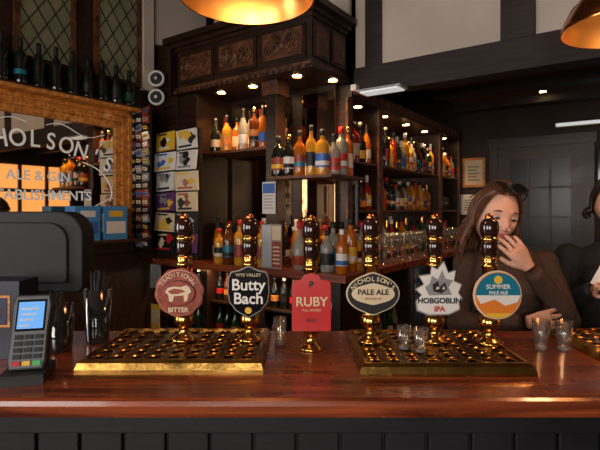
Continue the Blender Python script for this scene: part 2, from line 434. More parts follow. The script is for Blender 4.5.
def wineglass(B, x, y, z, s=1.0):
    B.lathe([(.034*s, 0), (.033*s, .003), (.005, .012), (.004, .085*s), (.02*s, .10*s), (.038*s, .13*s), (.040*s, .16*s), (.033*s, .20*s), (.031*s, .20*s), (.037*s, .16*s), (.034*s, .13*s), (.004, .10*s)], (x, y, z), M_glass, 14)
B = MB()
for i in range(16):
    for j in range(2): wineglass(B, .11+.09*j, .60+i*.11, ZC)
B.obj('wine_glasses', LM)
B = MB()
for i in range(6): B.lathe([(.026, 0), (.036, .14), (.034, .14), (.024, .006)], (-.1, 2.4+i*.08, 1.52), M_glass, 14)
B.obj('tumbler_glasses', LM)

def spot(name, loc, power, size=1.9, par=None, col=(1, .56, .24), blend=.8):
    l = bpy.data.lights.new(name, 'SPOT'); l.energy = power; l.spot_size = size; l.spot_blend = blend; l.color = col; l.shadow_soft_size = .05
    o = bpy.data.objects.new(name, l); COL.objects.link(o)
    if par: o.parent = par
    o.matrix_basis = T(loc); return o
def downlight(a, bb, z, power, **k):
    d = MB(); d.lathe([(.045, 0), (.045, .008), (.03, .008)], (0, 0, -.008), M_brass, 18, closed=False); d.lathe([(.028, -.002), (.028, 0)], (0, 0, -.004), M_lamp, 16)
    o = d.obj('downlight', LM @ T((a, bb, z)))
    spot('lamp', (0, 0, -.02), power, par=o, **k)
for a in (-.85, -.55): downlight(a, .10, 2.374, 17)
downlight(-.15, .06, 2.374, 22)
downlight(.0-.02, .28, 2.374, 14)
for y in (.7, 1.15, 1.6, 2.05, 2.6): downlight(-.06, y, 2.279, 14)
for x in (.8, 2.0): downlight(x, 1.2, 2.619, 9)
for x in (.9, 2.2): downlight(x, 2.5, 2.619, 12)
for a, y, p in [(-.9, .02, 1.8), (-.2, .02, 1.8)]:
    l = bpy.data.lights.new('strip', 'AREA'); l.shape = 'RECTANGLE'; l.size = .5; l.size_y = .03; l.energy = p; l.color = (1, .66, .4)
    s_ = MB(); s_.box(-.25, .25, -.015, .015, 0, .008, M_steel); so = s_.obj('shelf_light', LM @ T((a, .012, ZC-.054)))
    o = bpy.data.objects.new('lamp', l); COL.objects.link(o); o.parent = so; o.matrix_basis = T((0, 0, -.004))

b = MB(); b.box(-.055, .055, 0, .004, -.105, .105, M_white); b.box(-.05, .05, -.001, 0, .03, .095, M_blue)
for i in range(5): b.box(-.042, .04-.01*(i % 2), -.001, 0, .01-.02*i, .016-.02*i, M_grey)
b.obj('notice_sign', LM @ T((-.375, .055, 1.60)))
b = MB(); b.box(-.08, .08, 0, .004, -.14, .14, M_grey); b.box(-.075, .0, -.001, 0, -.13, .13, M_silver); b.box(.005, .075, -.001, 0, -.13, .03, M_rust); b.box(.005, .075, -.001, 0, .04, .13, M_cream)
for i in range(5): b.box(.012, .065, -.002, -.001, -.11+.025*i, -.10+.025*i, M_cream)
b.obj('menu_card', LM @ T((-.27, -.05, 1.292)))

# snack cards: columns of small foil packets hanging on a board
b = MB(); bb_ = -.23
b.box(-1.445, -1.22, bb_, bb_+.008, 1.24, 2.26, M_blackm)
for i in range(17):
    for j in range(3):
        x = -1.405+j*.074; z = 1.255+i*.059
        Mr = T((x, bb_-.014, z+.03)) @ Matrix.Rotation(random.uniform(-.22, .22), 4, 'Y') @ Matrix.Rotation(random.uniform(-.3, .3), 4, 'X')
        b.box(-.034, .034, -.006, .006, -.030, .026, random.choice([M_blackm, M_blackm, M_silver, M_black, M_grey, M_rust]), Mr)
        b.box(-.026, .024, -.008, -.006, -.014, .010, random.choice([M_white, M_silver, M_cream, M_cream, M_yellow, M_blue]), Mr)
        b.box(-.020, .010, -.009, -.008, -.006, .000, M_blackm, Mr)
b.obj('snack_card_display', LM)
b = MB()
X0, X1 = -1.31, -.86
b.box(X0+.01, X1-.01, -.095, -.064, 1.20, 2.09, M_blackm)
rows = [[(M_blackm, M_cream, M_red), (M_purple, M_orange, M_cream)], [(M_cream, M_blackm, M_yellow), (M_blackm, M_silver, M_cream)],
        [(M_purple, M_silver, M_yellow), (M_cream, M_rust, M_blackm)], [(M_white, M_grey, M_blackm), (M_cream, M_yellow, M_rust)],
        [(M_white, M_blue, M_yellow), (M_white, M_blackm, M_grey)], [(M_yellow, M_blackm, M_white), (M_white, M_yellow, M_blackm)]]
rr_ = random.Random(4)
for i, row in enumerate(rows):
    for j, c in enumerate(row):
        w = (X1-X0)/2; x0 = X0+j*w; z0 = 1.215+i*.146
        Mr = T((x0+w/2, -.118, z0+.07)) @ Matrix.Rotation(rr_.uniform(-.05, .05), 4, 'Y') @ Matrix.Rotation(rr_.uniform(-.14, .06), 4, 'X') @ Matrix.Rotation(rr_.uniform(-.12, .12), 4, 'Z')
        b.box(-w/2+.004, w/2-.004, -.006, .010, -.066, .068, c[0], Mr)
        for q in range(3):
            cx = rr_.uniform(-.06, .06); cz = rr_.uniform(-.02, .04); ra = rr_.uniform(.02, .045)
            poly = [(cx+ra*(1+.3*sin(3*t+q))*cos(t), max(-.06, min(.062, cz+ra*.8*(1+.25*cos(4*t))*sin(t)))) for t in fr(0, 5.9, 15)]
            b.plate(poly, -.008-.001*q, -.006, c[1+(q % 2)], Mr)
        b.box(-.085, .06, -.010, -.006, -.054, -.040, c[2], Mr); b.box(-.085, .02, -.010, -.006, .048, .060, c[1], Mr)
b.obj('illustrated_snack_boxes', LM)
for z in (2.51, 2.37):
    b = MB()
    Mx = LM @ T((-1.36, -.065, z)) @ Matrix.Rotation(radians(35), 4, 'Z') @ Matrix.Rotation(pi/2, 4, 'X')
    b.lathe([(.05, -.05), (.062, 0), (.062, .02), (.052, .028), (.045, .02, M_blackm), (.02, .012, M_blackm), (.012, .03, M_white), (.004, .034, M_white)], (0, 0, 0), M_white, 24)
    b.box(-.015, .015, -.015, .015, -.06, -.045, M_blackm)
    b.obj('round_speaker', Mx)
b = MB(); b.box(-.06, .06, 0, .003, -.09, .09, M_grey); b.box(-.05, .05, -.001, 0, -.02, .08, M_silver); b.obj('price_card', LM @ T((-1.36, -.08, 1.02)))
b = MB(); b.box(-.05, .05, 0, .003, -.09, .09, M_yellow); b.box(-.04, .04, -.001, 0, -.05, .05, M_cream); b.obj('yellow_notice', LM @ T((-1.36, -.08, .72)))

# ------------------------------------------------------------ advertising mirror
b = MB()
y0, y1, z0, z1 = -1.75, -.26, 1.24, 2.22
f = .12
b.box(-1.449, -1.43, y0, y1, z0, z1, M_mirror)
for k, (w, d) in enumerate([(f, .035), (f*.62, .05), (f*.25, .06)]):
    g = M_gold
    b.box(-1.449, -1.449+d, y1-w, y1, z0, z1, g); b.box(-1.449, -1.449+d, y0, y0+w, z0, z1, g)
    b.box(-1.449, -1.449+d, y0, y1, z1-w, z1, g); b.box(-1.449, -1.449+d, y0, y1, z0, z0+w, g)
b.box(-1.449, -1.30, y0-.02, y1+.02, z1, z1+.025, M_gold)
b.box(-1.449, -1.31, y0-.02, y1+.02, z1+.025, z1+.04, M_dark)
mir = b.obj('advertising_mirror', LM, bevel=.003)
def tm(y, z, rot=0): return T((-1.428, y, z)) @ Matrix.Rotation(rot, 4, 'X') @ FACEA
arc = "NICHOLSON'S"
for i, ch in enumerate(arc):
    u = i/(len(arc)-1)*2-1
    text('letter', ch, .15, tm(-.93+u*.50, 1.955-.12*u*u, -.42*u), M_etch, mir, bold=.001, sx=.85)
text('letters', 'ALE & GIN', .085, tm(-.90, 1.73), M_etch, mir, bold=.001)
text('letters', 'ESTABLISHMENTS', .088, tm(-.90, 1.61), M_etch, mir, bold=.001)
b = MB()
for sg in (1, -1):
    pts = [(-1.427, -.92+sg*(.06+.40*t), 2.055-.03*t+.025*sin(t*7)) for t in fr(0, 1, 16)]
    b.tube(pts, .003, M_etch, 4)
    pts = [(-1.427, -.92+sg*(.30+.22*sin(t*3.1)), 1.84-.36*t+.02*sin(t*9)) for t in fr(0, 1, 20)]
    b.tube(pts, .0035, M_etch, 4)
    for zz, R in [(1.50, .045)]:
        pts = [(-1.427, -.92+sg*.40+R*(1-i/26)*cos(i*.45), zz+R*(1-i/26)*sin(i*.45)) for i in range(22)]
        b.tube(pts, .0035, M_etch, 4)
b.obj('scrolls', None, mir)
for i in range(11):
    B = MB(); bottle(B, 0, 0, 0, random.uniform(.25, .29), .037, random.choice([0, 3, 3]), GL[5], random.choice([GL[5], M_blackm, GL[5], GL[3]]), random.choice([M_blackm, M_gold, M_blackm, M_blackm]), 16)
    B.obj('wine_bottle', LM @ T((-1.37, -1.36+i*.106, z1+.041)))
b = MB(); b.box(-1.388, -1.20, -1.75, -.26, 1.30, 1.325, M_dark); b.box(-1.388, -1.37, -1.75, -.26, 1.22, 1.30, M_dark); b.obj('wall_shelf', LM, bevel=.004)
for i, y in enumerate([-.70, -.50]):
    b = MB(); b.box(-.06, .06, -.085, .085, 0, .22, M_lblue); b.box(.06, .062, -.07, .07, .04, .12, M_white if i else M_blue); b.box(.06, .063, -.05, .05, .15, .19, M_yellow if i else M_white); b.box(-.06, .05, -.0865, -.085, .05, .17, M_white); b.box(-.03, .03, -.088, -.0865, .08, .13, M_blue)
    b.obj('blue_carton', LM @ T((-1.29, y, 1.325)), bevel=.002)
B = MB()
for i in range(6): bottle(B, -1.30, -1.5+i*.1, 1.325, .17, .032, 1, random.choice(GL), random.choice(LB), CP[i], 12)
B.obj('small_bottles', LM)

# ------------------------------------------------------------ right background
def frame(name, a, z, w, h, m1, m2):
    b = MB(); b.box(-w/2, w/2, -.02, 0, -h/2, h/2, m1); b.box(-w/2+.025, w/2-.025, -.024, -.02, -h/2+.025, h/2-.025, m2)
    for i in range(5): b.box(-w/2+.06, w/2-.06-.03*(i % 2), -.026, -.024, -h/2+.07+i*(h-.14)/5, -h/2+.085+i*(h-.14)/5, M_grey)
    return b.obj(name, LM @ T((a, 2.998, z)))
frame('framed_notice', .15, 1.93, .24, .32, M_gold, M_cream)
frame('framed_notice', .10, 1.58, .22, .27, M_blackm, M_white)
b = MB()
b.box(-.48, -.40, -.05, 0, 0, 2.25, M_dark); b.box(.40, .48, -.05, 0, 0, 2.25, M_dark); b.box(-.5, .5, -.06, 0, 2.17, 2.27, M_dark)
b.box(-.40, .40, -.03, 0, 0, 2.17, M_dark); b.box(-.28, .28, -.034, -.03, 1.15, 2.05, mat('door_glass', (.012, .014, .016), .25))
for x in (-.1, .1): b.box(x-.012, x+.012, -.045, -.03, 1.15, 2.05, M_dark)
for z in (1.45, 1.75): b.box(-.28, .28, -.045, -.03, z-.012, z+.012, M_dark)
b.box(-.28, .28, -.04, -.03, .2, .95, M_mid)
b.obj('door_1', LM @ T((.80, 2.998, 0)))
b = MB(); b.box(-.35, .35, -.06, -.01, -.2, .2, M_black); b.box(-.33, .33, -.064, -.06, -.18, .18, M_screen); b.obj('wall_television', LM @ T((1.66, 2.998, 1.90)))
b = MB(); b.box(-.30, .30, -.06, 0, -.02, .02, M_white); b.box(-.29, .29, -.075, -.06, -.014, .014, M_led); b.obj('strip_light', LM @ T((1.25, 2.998, 2.36)))
b = MB()
b.box(1.4, 3.9, 2.75, 2.99, 0, 1.0, M_dark); b.box(1.38, 3.95, 2.70, 2.99, 1.0, 1.04, M_mid)
for i in range(14): b.box(1.44+i*.18, 1.46+i*.18, 2.742, 2.75, .1, .95, M_mid)
b.obj('side_counter', LM)
b = MB()
for i in range(12): bottle(b, 1.5+i*.12, 2.86, 1.04, .27, .037, i % 4, GL[i % 8], LB[i % 9], CP[i % 6])
b.obj('liquor_bottles', LM)

# ------------------------------------------------------------ front bar counter
b = MB(); b.box(-2.1, 2.5, 1.06, 1.68, 1.056, 1.10, M_bar)
ob = b.obj('bar_counter', None, bevel=.014)
b = MB()
b.box(-2.08, 2.48, 1.16, 1.62, 0, 1.054, M_front)
b.box(-2.08, 2.48, 1.115, 1.16, 1.00, 1.054, M_front)
b.box(-2.08, 2.48, 1.13, 1.16, 0, .15, M_front)
n = 44
for i in range(n):
    x0 = -2.08+i*4.56/n; b.box(x0+.004, x0+4.56/n-.004, 1.145, 1.16, .15, 1.0, M_front)
b.obj('panelling', None, ob, bevel=.003)

# ------------------------------------------------------------ drip trays
def tray(name, x0, x1, yf, yb, z=1.10):
    b = MB(); H = .03; W = x1-x0; Dp = yb-yf
    b.box(x0+.02, x1-.02, yf+.02, yb-.02, z, z+.012, M_hole)
    rim = .022
    o_ = [(x0, yf), (x1, yf), (x1, yb), (x0, yb)]; i_ = [(x0+rim, yf+rim), (x1-rim, yf+rim), (x1-rim, yb-rim), (x0+rim, yb-rim)]
    mid = lambda q: [(x+(q if x < (x0+x1)/2 else -q), y+(q if y < (yf+yb)/2 else -q)) for x, y in o_]
    vs = [(x, y, z) for x, y in o_]+[(x, y, z+.006) for x, y in o_]+[(x, y, z+.022) for x, y in mid(.006)]+[(x, y, z+H) for x, y in mid(.013)]+[(x, y, z+H) for x, y in i_]+[(x, y, z+H-.006) for x, y in i_]
    fs = []
    for k in range(4):
        k2 = (k+1) % 4
        for L in (0, 4, 8, 12, 16): fs.append((L+k, L+k2, L+4+k2, L+4+k))
    b.add(vs, fs, M_brasst)
    nx = round((W-2*rim)/.050); ny = round((Dp-2*rim)/.050); cx = (W-2*rim)/nx; cy = (Dp-2*rim)/ny
    for i in range(nx):
        for j in range(ny):
            ox = x0+rim+(i+.5)*cx; oy = yf+rim+(j+.5)*cy; r = min(cx, cy)*.30
            vs = []; n = 16
            for k in range(n):
                a = 2*pi*k/n+pi/4; q = max(abs(cos(a)), abs(sin(a)))
                vs.append((ox+cx/2*cos(a)/q, oy+cy/2*sin(a)/q, z+H-.006))
            for rr, zz in ((r*1.35, -.006), (r*1.15, -.004), (r, -.006), (r, -.013)):
                for k in range(n): a = 2*pi*k/n+pi/4; vs.append((ox+rr*cos(a), oy+rr*sin(a), z+H+zz))
            fs = []; ms = []
            for k in range(n):
                k2 = (k+1) % n
                for L in range(4): fs.append((L*n+k, L*n+k2, (L+1)*n+k2, (L+1)*n+k)); ms.append(M_brassd if L in (0, 3) else M_brasst)
            b.add(vs, fs, ms)
    return b.obj(name)
tray('drip_tray', -.585, -.095, 1.24, 1.60)
tray('drip_tray', .150, .600, 1.21, 1.58)
tray('drip_tray', .83, 1.18, 1.32, 1.60)

# ------------------------------------------------------------ hand pumps
def circ(r, n=40, sx=1, sz=1, cx=0, cz=0, wob=0, f=8):
    return [(cx+sx*(r+wob*sin(f*t))*cos(t), cz+sz*(r+wob*sin(f*t))*sin(t)) for t in [2*pi*i/n for i in range(n)]]
def pump(x, y, z, hgt=.405):
    b = MB(); br = M_brass; h = M_handle
    k = hgt/.405
    p = [(.040, 0), (.040, .006), (.030, .012), (.022, .018), (.0135, .030), (.016, .040), (.029, .055), (.032, .068), (.027, .082), (.016, .095), (.022, .102), (.022, .108), (.014, .116), (.014, .150), (.023, .160), (.025, .172), (.020, .182), (.0195, .235), (.024, .240), (.024, .247), (.019, .249), (.0225, .262), (.0225, .268)]
    b.lathe([(r, q*k) for r, q in p], (0, 0, 0), br, 24)
    p = [(.019, .268), (.0235, .285), (.0245, .305), (.022, .322)]
    b.lathe([(r, q*k) for r, q in p], (0, 0, 0), h, 24)
    b.lathe([(r, q*k) for r, q in [(.024, .320), (.0255, .325), (.024, .331)]], (0, 0, 0), br, 24)
    p = [(.022, .331), (.0265, .348), (.0275, .364), (.024, .380), (.015, .389)]
    b.lathe([(r, q*k) for r, q in p], (0, 0, 0), h, 24)
    b.lathe([(r, q*k) for r, q in [(.012, .388), (.013, .393), (.010, .401), (.004, .406)]], (0, 0, 0), M_copper, 16)
    b.tube([(0, 0, .07*k), (0, .035, .075*k), (0, .05, .06*k), (0, .052, .03*k)], [.009, .009, .008, .007], br, 10)
    b.box(-.006, .006, -.04, -.010, .165*k, .185*k, br)
    return b.obj('hand_pump', T((x, y, z)))
ZT = 1.1265
specs = [(-.352, 1.46, ZT), (-.152, 1.46, ZT), (.034, 1.455, 1.10), (.212, 1.44, ZT), (.404, 1.44, ZT), (.560, 1.42, ZT)]
pumps = [pump(x, d, z, .405 if z < 1.11 else .383) for x, d, z in specs]
ZQ = .150
def clip(i, layers, dx=0, dz=0):
    b = MB(); y = -.042
    for (poly, m) in layers:
        b.plate([(px, pz) for px, pz in poly], y-.003, y, m); y -= .003
    return b.obj('pump_clip', T((dx, 0, ZQ+dz)), pumps[i], bevel=.001), y-.0008
o, y = clip(0, [(circ(.072, wob=.002, f=10), M_rust), (circ(.067), M_cream), (circ(.0655), M_rust), (circ(.044, sx=1.15, sz=.85), M_blackm), (circ(.042, sx=1.15, sz=.85), M_rust)], -.004, .0)
for k, ch in enumerate('TRADITIONAL'):
    a = radians(150-120*k/10); text('letter', ch, .018, TF(.054*cos(a), y, .054*sin(a), pi/2-a), M_cream, o)
text('letters', 'BITTER', .019, TF(0, y, -.049), M_cream, o, bold=.0005)
b = MB()
b.plate([(-.038, .004), (-.030, .016), (-.014, .020), (.008, .018), (.024, .024), (.034, .016), (.038, .004), (.030, -.002), (.026, -.022), (.018, -.024), (.016, -.006), (-.012, -.008), (-.016, -.024), (-.026, -.024), (-.028, -.006)], y-.001, y, M_cream)
b.plate([(-.030, .006), (-.012, .014), (.008, .012), (.022, .006), (.0, -.002), (-.02, -.002)], y-.002, y-.001, M_rust)
b.obj('bull_figure', None, o)
sh = [(-.060, .045), (-.052, .062), (-.03, .066), (0, .080), (.03, .066), (.052, .062), (.060, .045), (.062, 0), (.056, -.03), (.036, -.055), (0, -.075), (-.036, -.055), (-.056, -.03), (-.062, 0)]
o, y = clip(1, [(sh, M_grey), ([(a*.95, c*.95) for a, c in sh], M_black)])
text('letters', 'Butty', .046, TF(0, y, .022), M_white, o, bold=.0009)
text('letters', 'Bach', .046, TF(0, y, -.018), M_white, o, bold=.0009)
text('letters', 'WYE VALLEY', .013, TF(0, y, .052), M_cream, o)
b = MB(); b.plate(circ(.010, 12, cz=-.052), y-.001, y, M_yellow); b.obj('badge', None, o)
rp = [(-.055, -.085), (.055, -.085), (.058, -.08), (.058, .055), (.052, .066), (.030, .068), (.022, .082), (0, .088), (-.022, .082), (-.030, .068), (-.052, .066), (-.058, .055), (-.058, -.08)]
o, y = clip(2, [(rp, M_rust), ([(a*.975, c*.98) for a, c in rp], M_red)], 0, -.002)
text('letters', 'RUBY', .038, TF(0, y, .002), M_cream, o, bold=.0006)
text('letters', 'FULL BODIED', .009, TF(0, y, -.022), M_cream, o); text('letters', 'BEER', .014, TF(0, y, -.052), M_blackm, o); text('letters', 'B', .028, TF(0, y, .052), M_blackm, o, bold=.001)
ov = [(a, c*(1+.12*exp(-(a/.02)**2))) for a, c in circ(.078, 48, 1, .72)]
o, y = clip(3, [(ov, M_cream), ([(a*.95, c*.94) for a, c in ov], M_blackm), ([(a*.80, c*.50) for a, c in ov], M_cream)])
for k, ch in enumerate("NICHOLSON'S"):
    a = radians(155-130*k/10); text('letter', ch, .018, TF(.063*cos(a), y+.002, .043*sin(a), (pi/2-a)*.6), M_cream, o, bold=.0003)
text('letters', 'PALE ALE', .022, TF(0, y, .005), M_blackm, o, bold=.0006); text('letters', 'BREWED BY', .009, TF(0, y, -.014), M_rust, o)
sp = [(-.065, -.058), (-.03, -.072), (.03, -.070), (.062, -.055), (.060, -.035), (.070, -.022), (.058, -.005), (.068, .02), (.045, .03), (.05, .062), (.028, .055), (.015, .088), (-.005, .065), (-.022, .075), (-.025, .05), (-.06, .045), (-.045, .02), (-.07, .005), (-.052, -.012), (-.068, -.03)]
o, y = clip(4, [(sp, M_grey), ([(a*.94, c*.94) for a, c in sp], M_white)], 0, .008)
text('letters', 'HOBGOBLIN', .022, TF(0, y-.001, -.028), M_blackm, o, bold=.0006); text('letters', 'IPA', .022, TF(.0, y-.001, -.052), M_red, o, bold=.0006)
b = MB(); b.plate([(-.03, -.012), (-.042, .012), (-.028, .022), (-.022, .045), (-.004, .034), (.008, .062), (.018, .036), (.040, .032), (.026, .012), (.036, -.010)], y-.0008, y, M_grey)
b.plate([(-.018, .0), (-.020, .02), (-.004, .030), (.0, .012), (.016, .026), (.022, .006), (.006, -.006)], y-.0016, y-.0008, M_blackm)
b.plate([(-.010, .004), (-.008, .014), (.002, .010)], y-.002, y-.0016, M_white); b.plate([(.008, .006), (.012, .016), (.016, .006)], y-.002, y-.0016, M_white); b.obj('figure', None, o)
half = [(.064*cos(t), .064*sin(t)) for t in fr(0, pi, 20)]
o, y = clip(5, [(circ(.070), M_cream), (circ(.066), M_orange)], .006, .0)
b = MB(); b.plate(half, y-.001, y, M_teal); b.plate([(-.064, .0), (-.05, -.025), (-.01, -.012), (.02, -.03), (.055, -.02), (.064, 0)], y-.0015, y, M_white)
b.plate([(.064*cos(t), .064*sin(t)) for t in fr(pi*1.3, pi*1.7, 12)], y-.001, y, M_yellow)
b.plate(circ(.012, 16, cz=.044), y-.002, y-.001, M_yellow); b.obj('artwork', None, o)
text('letters', 'SUMMER', .018, TF(0, y-.002, .024), M_white, o, bold=.0003); text('letters', 'PALE ALE', .013, TF(0, y-.002, .007), M_white, o, bold=.0003)

# ------------------------------------------------------------ glasses on the bar
def tumbler(name, x, y, h, r, m=M_glass, z=1.10):
    b = MB(); b.lathe([(r*.78, 0), (r, h), (r*.93, h), (r*.70, h*.15)], (0, 0, 0), m, 24)
    b.lathe([(r*.76, .001), (r*.70, h*.13)], (0, 0, 0), mat('glass_base', (.35, .36, .36), .08, trans=.5), 24)
    return b.obj(name, T((x, y, z)))
tumbler('shot_glass', -.062, 1.50, .085, .021)
tumbler('shot_glass', .335, 1.33, .065, .021, z=1.1275)
tumbler('shot_glass', .295, 1.36, .065, .021, z=1.1275)
tumbler('tasting_glass', .728, 1.45, .088, .026)
tumbler('tasting_glass', .792, 1.44, .088, .026)

for (x, y, h, r, s_) in [(-.715, 1.43, .165, .043, 14), (-.645, 1.53, .20, .044, 18)]:
    e = MB(); e.lathe([(r*.75, 0), (r*.8, .01), (r, h*.85), (r*.93, h*.85), (r*.7, .012)], (0, 0, 0), M_smoke, 24)
    for k in range(s_):
        a = random.uniform(0, 6.28); q = random.uniform(0, r*.5)
        e.tube([(q*cos(a)*.6, q*sin(a)*.6, .015), (q*cos(a)*1.4, q*sin(a)*1.4, h*random.uniform(.95, 1.15))], .0042, M_blackm, 6)
    e.obj('straw_cup', T((x, y, 1.10)))

b = MB()
pr = []
W, Hh, rr = .46, .26, .08
for (cx, cz, a0) in [(W/2-rr, Hh-rr, 0), (-W/2+rr, Hh-rr, 90), (-W/2+.02, .02, 180), (W/2-.02, .02, 270)]:
    r_ = rr if cz > .05 else .02
    for t in fr(0, 90, 7): pr.append((cx+r_*cos(radians(a0+t)), cz+r_*sin(radians(a0+t))))
b.plate(pr, -.03, .05, M_till)
b.plate([(x*.8, z*.75+.03) for x, z in pr], -.040, -.03, M_till)
b.box(-.05, .05, -.02, .03, -.14, .02, M_till); b.box(-.10, .10, -.07, .07, -.153, -.135, M_till)
b.obj('till_monitor', T((-.925, 1.585, 1.255)) @ Matrix.Rotation(radians(-4), 4, 'Z'), bevel=.008)
b = MB(); b.box(-.07, .07, -.05, .05, 0, .22, mat('navy_box', (.008, .011, .026), .4)); b.box(-.045, .045, -.052, -.05, .09, .18, M_gold); b.box(-.038, .038, -.054, -.052, .097, .173, mat('navy2', (.01, .015, .06), .4))
b.box(-.02, .02, -.056, -.054, .12, .15, M_gold)
b.obj('gift_box', T((-.86, 1.40, 1.10)), bevel=.004)
Mt = T((-.680, 1.20, 1.105)) @ Matrix.Rotation(radians(14), 4, 'Z')
b = MB(); b.box(-.05, .05, -.06, .06, -.005, .02, M_blackm)
R2 = T((0, 0, .015)) @ Matrix.Rotation(radians(-22), 4, 'X')
bodyp = [(-.038, 0), (.038, 0), (.043, .02), (.042, .10), (.046, .16), (.040, .185), (-.040, .185), (-.046, .16), (-.042, .10), (-.043, .02)]
b.plate(bodyp, -.02, .02, M_blackm, R2)
b.plate([(x*.93, z*.96+.003) for x, z in bodyp], -.024, -.02, M_dgrey, R2)
b.box(-.034, .034, -.0255, -.024, .092, .172, M_black, R2)
b.box(-.030, .030, -.0265, -.0255, .098, .166, M_screen, R2)
for i in range(4): b.box(-.024, .018-.006*i, -.027, -.0265, .146-.014*i, .150-.014*i, M_white, R2)
for i in range(3):
    for j in range(5):
        m = [M_red, M_yellow, mat('key_green', (.05, .45, .1), .4)][i] if j == 0 else M_blackm
        b.box(-.031+i*.023, -.013+i*.023, -.028, -.024, .008+j*.016, .019+j*.016, m, R2)
b.obj('card_payment_terminal', Mt, bevel=.0015)

# ------------------------------------------------------------ pendant lamps
def pendant(x, y, z, r, en):
    b = MB()
    out = [(r, 0), (r*1.01, .006), (r*.97, .03), (r*.86, .075), (r*.66, .115), (r*.42, .145), (r*.2, .165), (.035, .175), (.03, .22), (.012, .235)]
    b.lathe(out, (0, 0, 0), M_copper, 48, closed=False)
    inn = [(r*.985, .001), (r*.95, .03), (r*.84, .072), (r*.64, .110), (r*.40, .139), (r*.18, .158), (.02, .165)]
    b.lathe(inn, (0, 0, 0), M_coppin, 48, closed=False)
    b.lathe([(.985*r, .001), (r, 0)], (0, 0, 0), M_copper, 48, closed=False)
    b.lathe([(.016, .165), (.018, .13), (.016, .12)], (0, 0, 0), M_brassd, 16)
    b.ell((0, 0, .098), (.026, .026, .032), mat('bulb', (1, .85, .6), .4, emit=4, ecol=(1, .7, .36)))
    b.tube([(0, 0, .23), (0, 0, 3.3-z)], .004, M_blackm, 6)
    o = b.obj('pendant_lamp', T((x, y, z)))
    l = bpy.data.lights.new('lamp', 'POINT'); l.energy = en; l.color = (1, .62, .34); l.shadow_soft_size = .06
    q = bpy.data.objects.new('lamp', l); COL.objects.link(q); q.parent = o; q.matrix_basis = T((0, 0, .03))
pendant(-.145, 1.32, 2.10, .185, 2.6)
pendant(1.04, 1.50, 2.09, .20, 5.0)

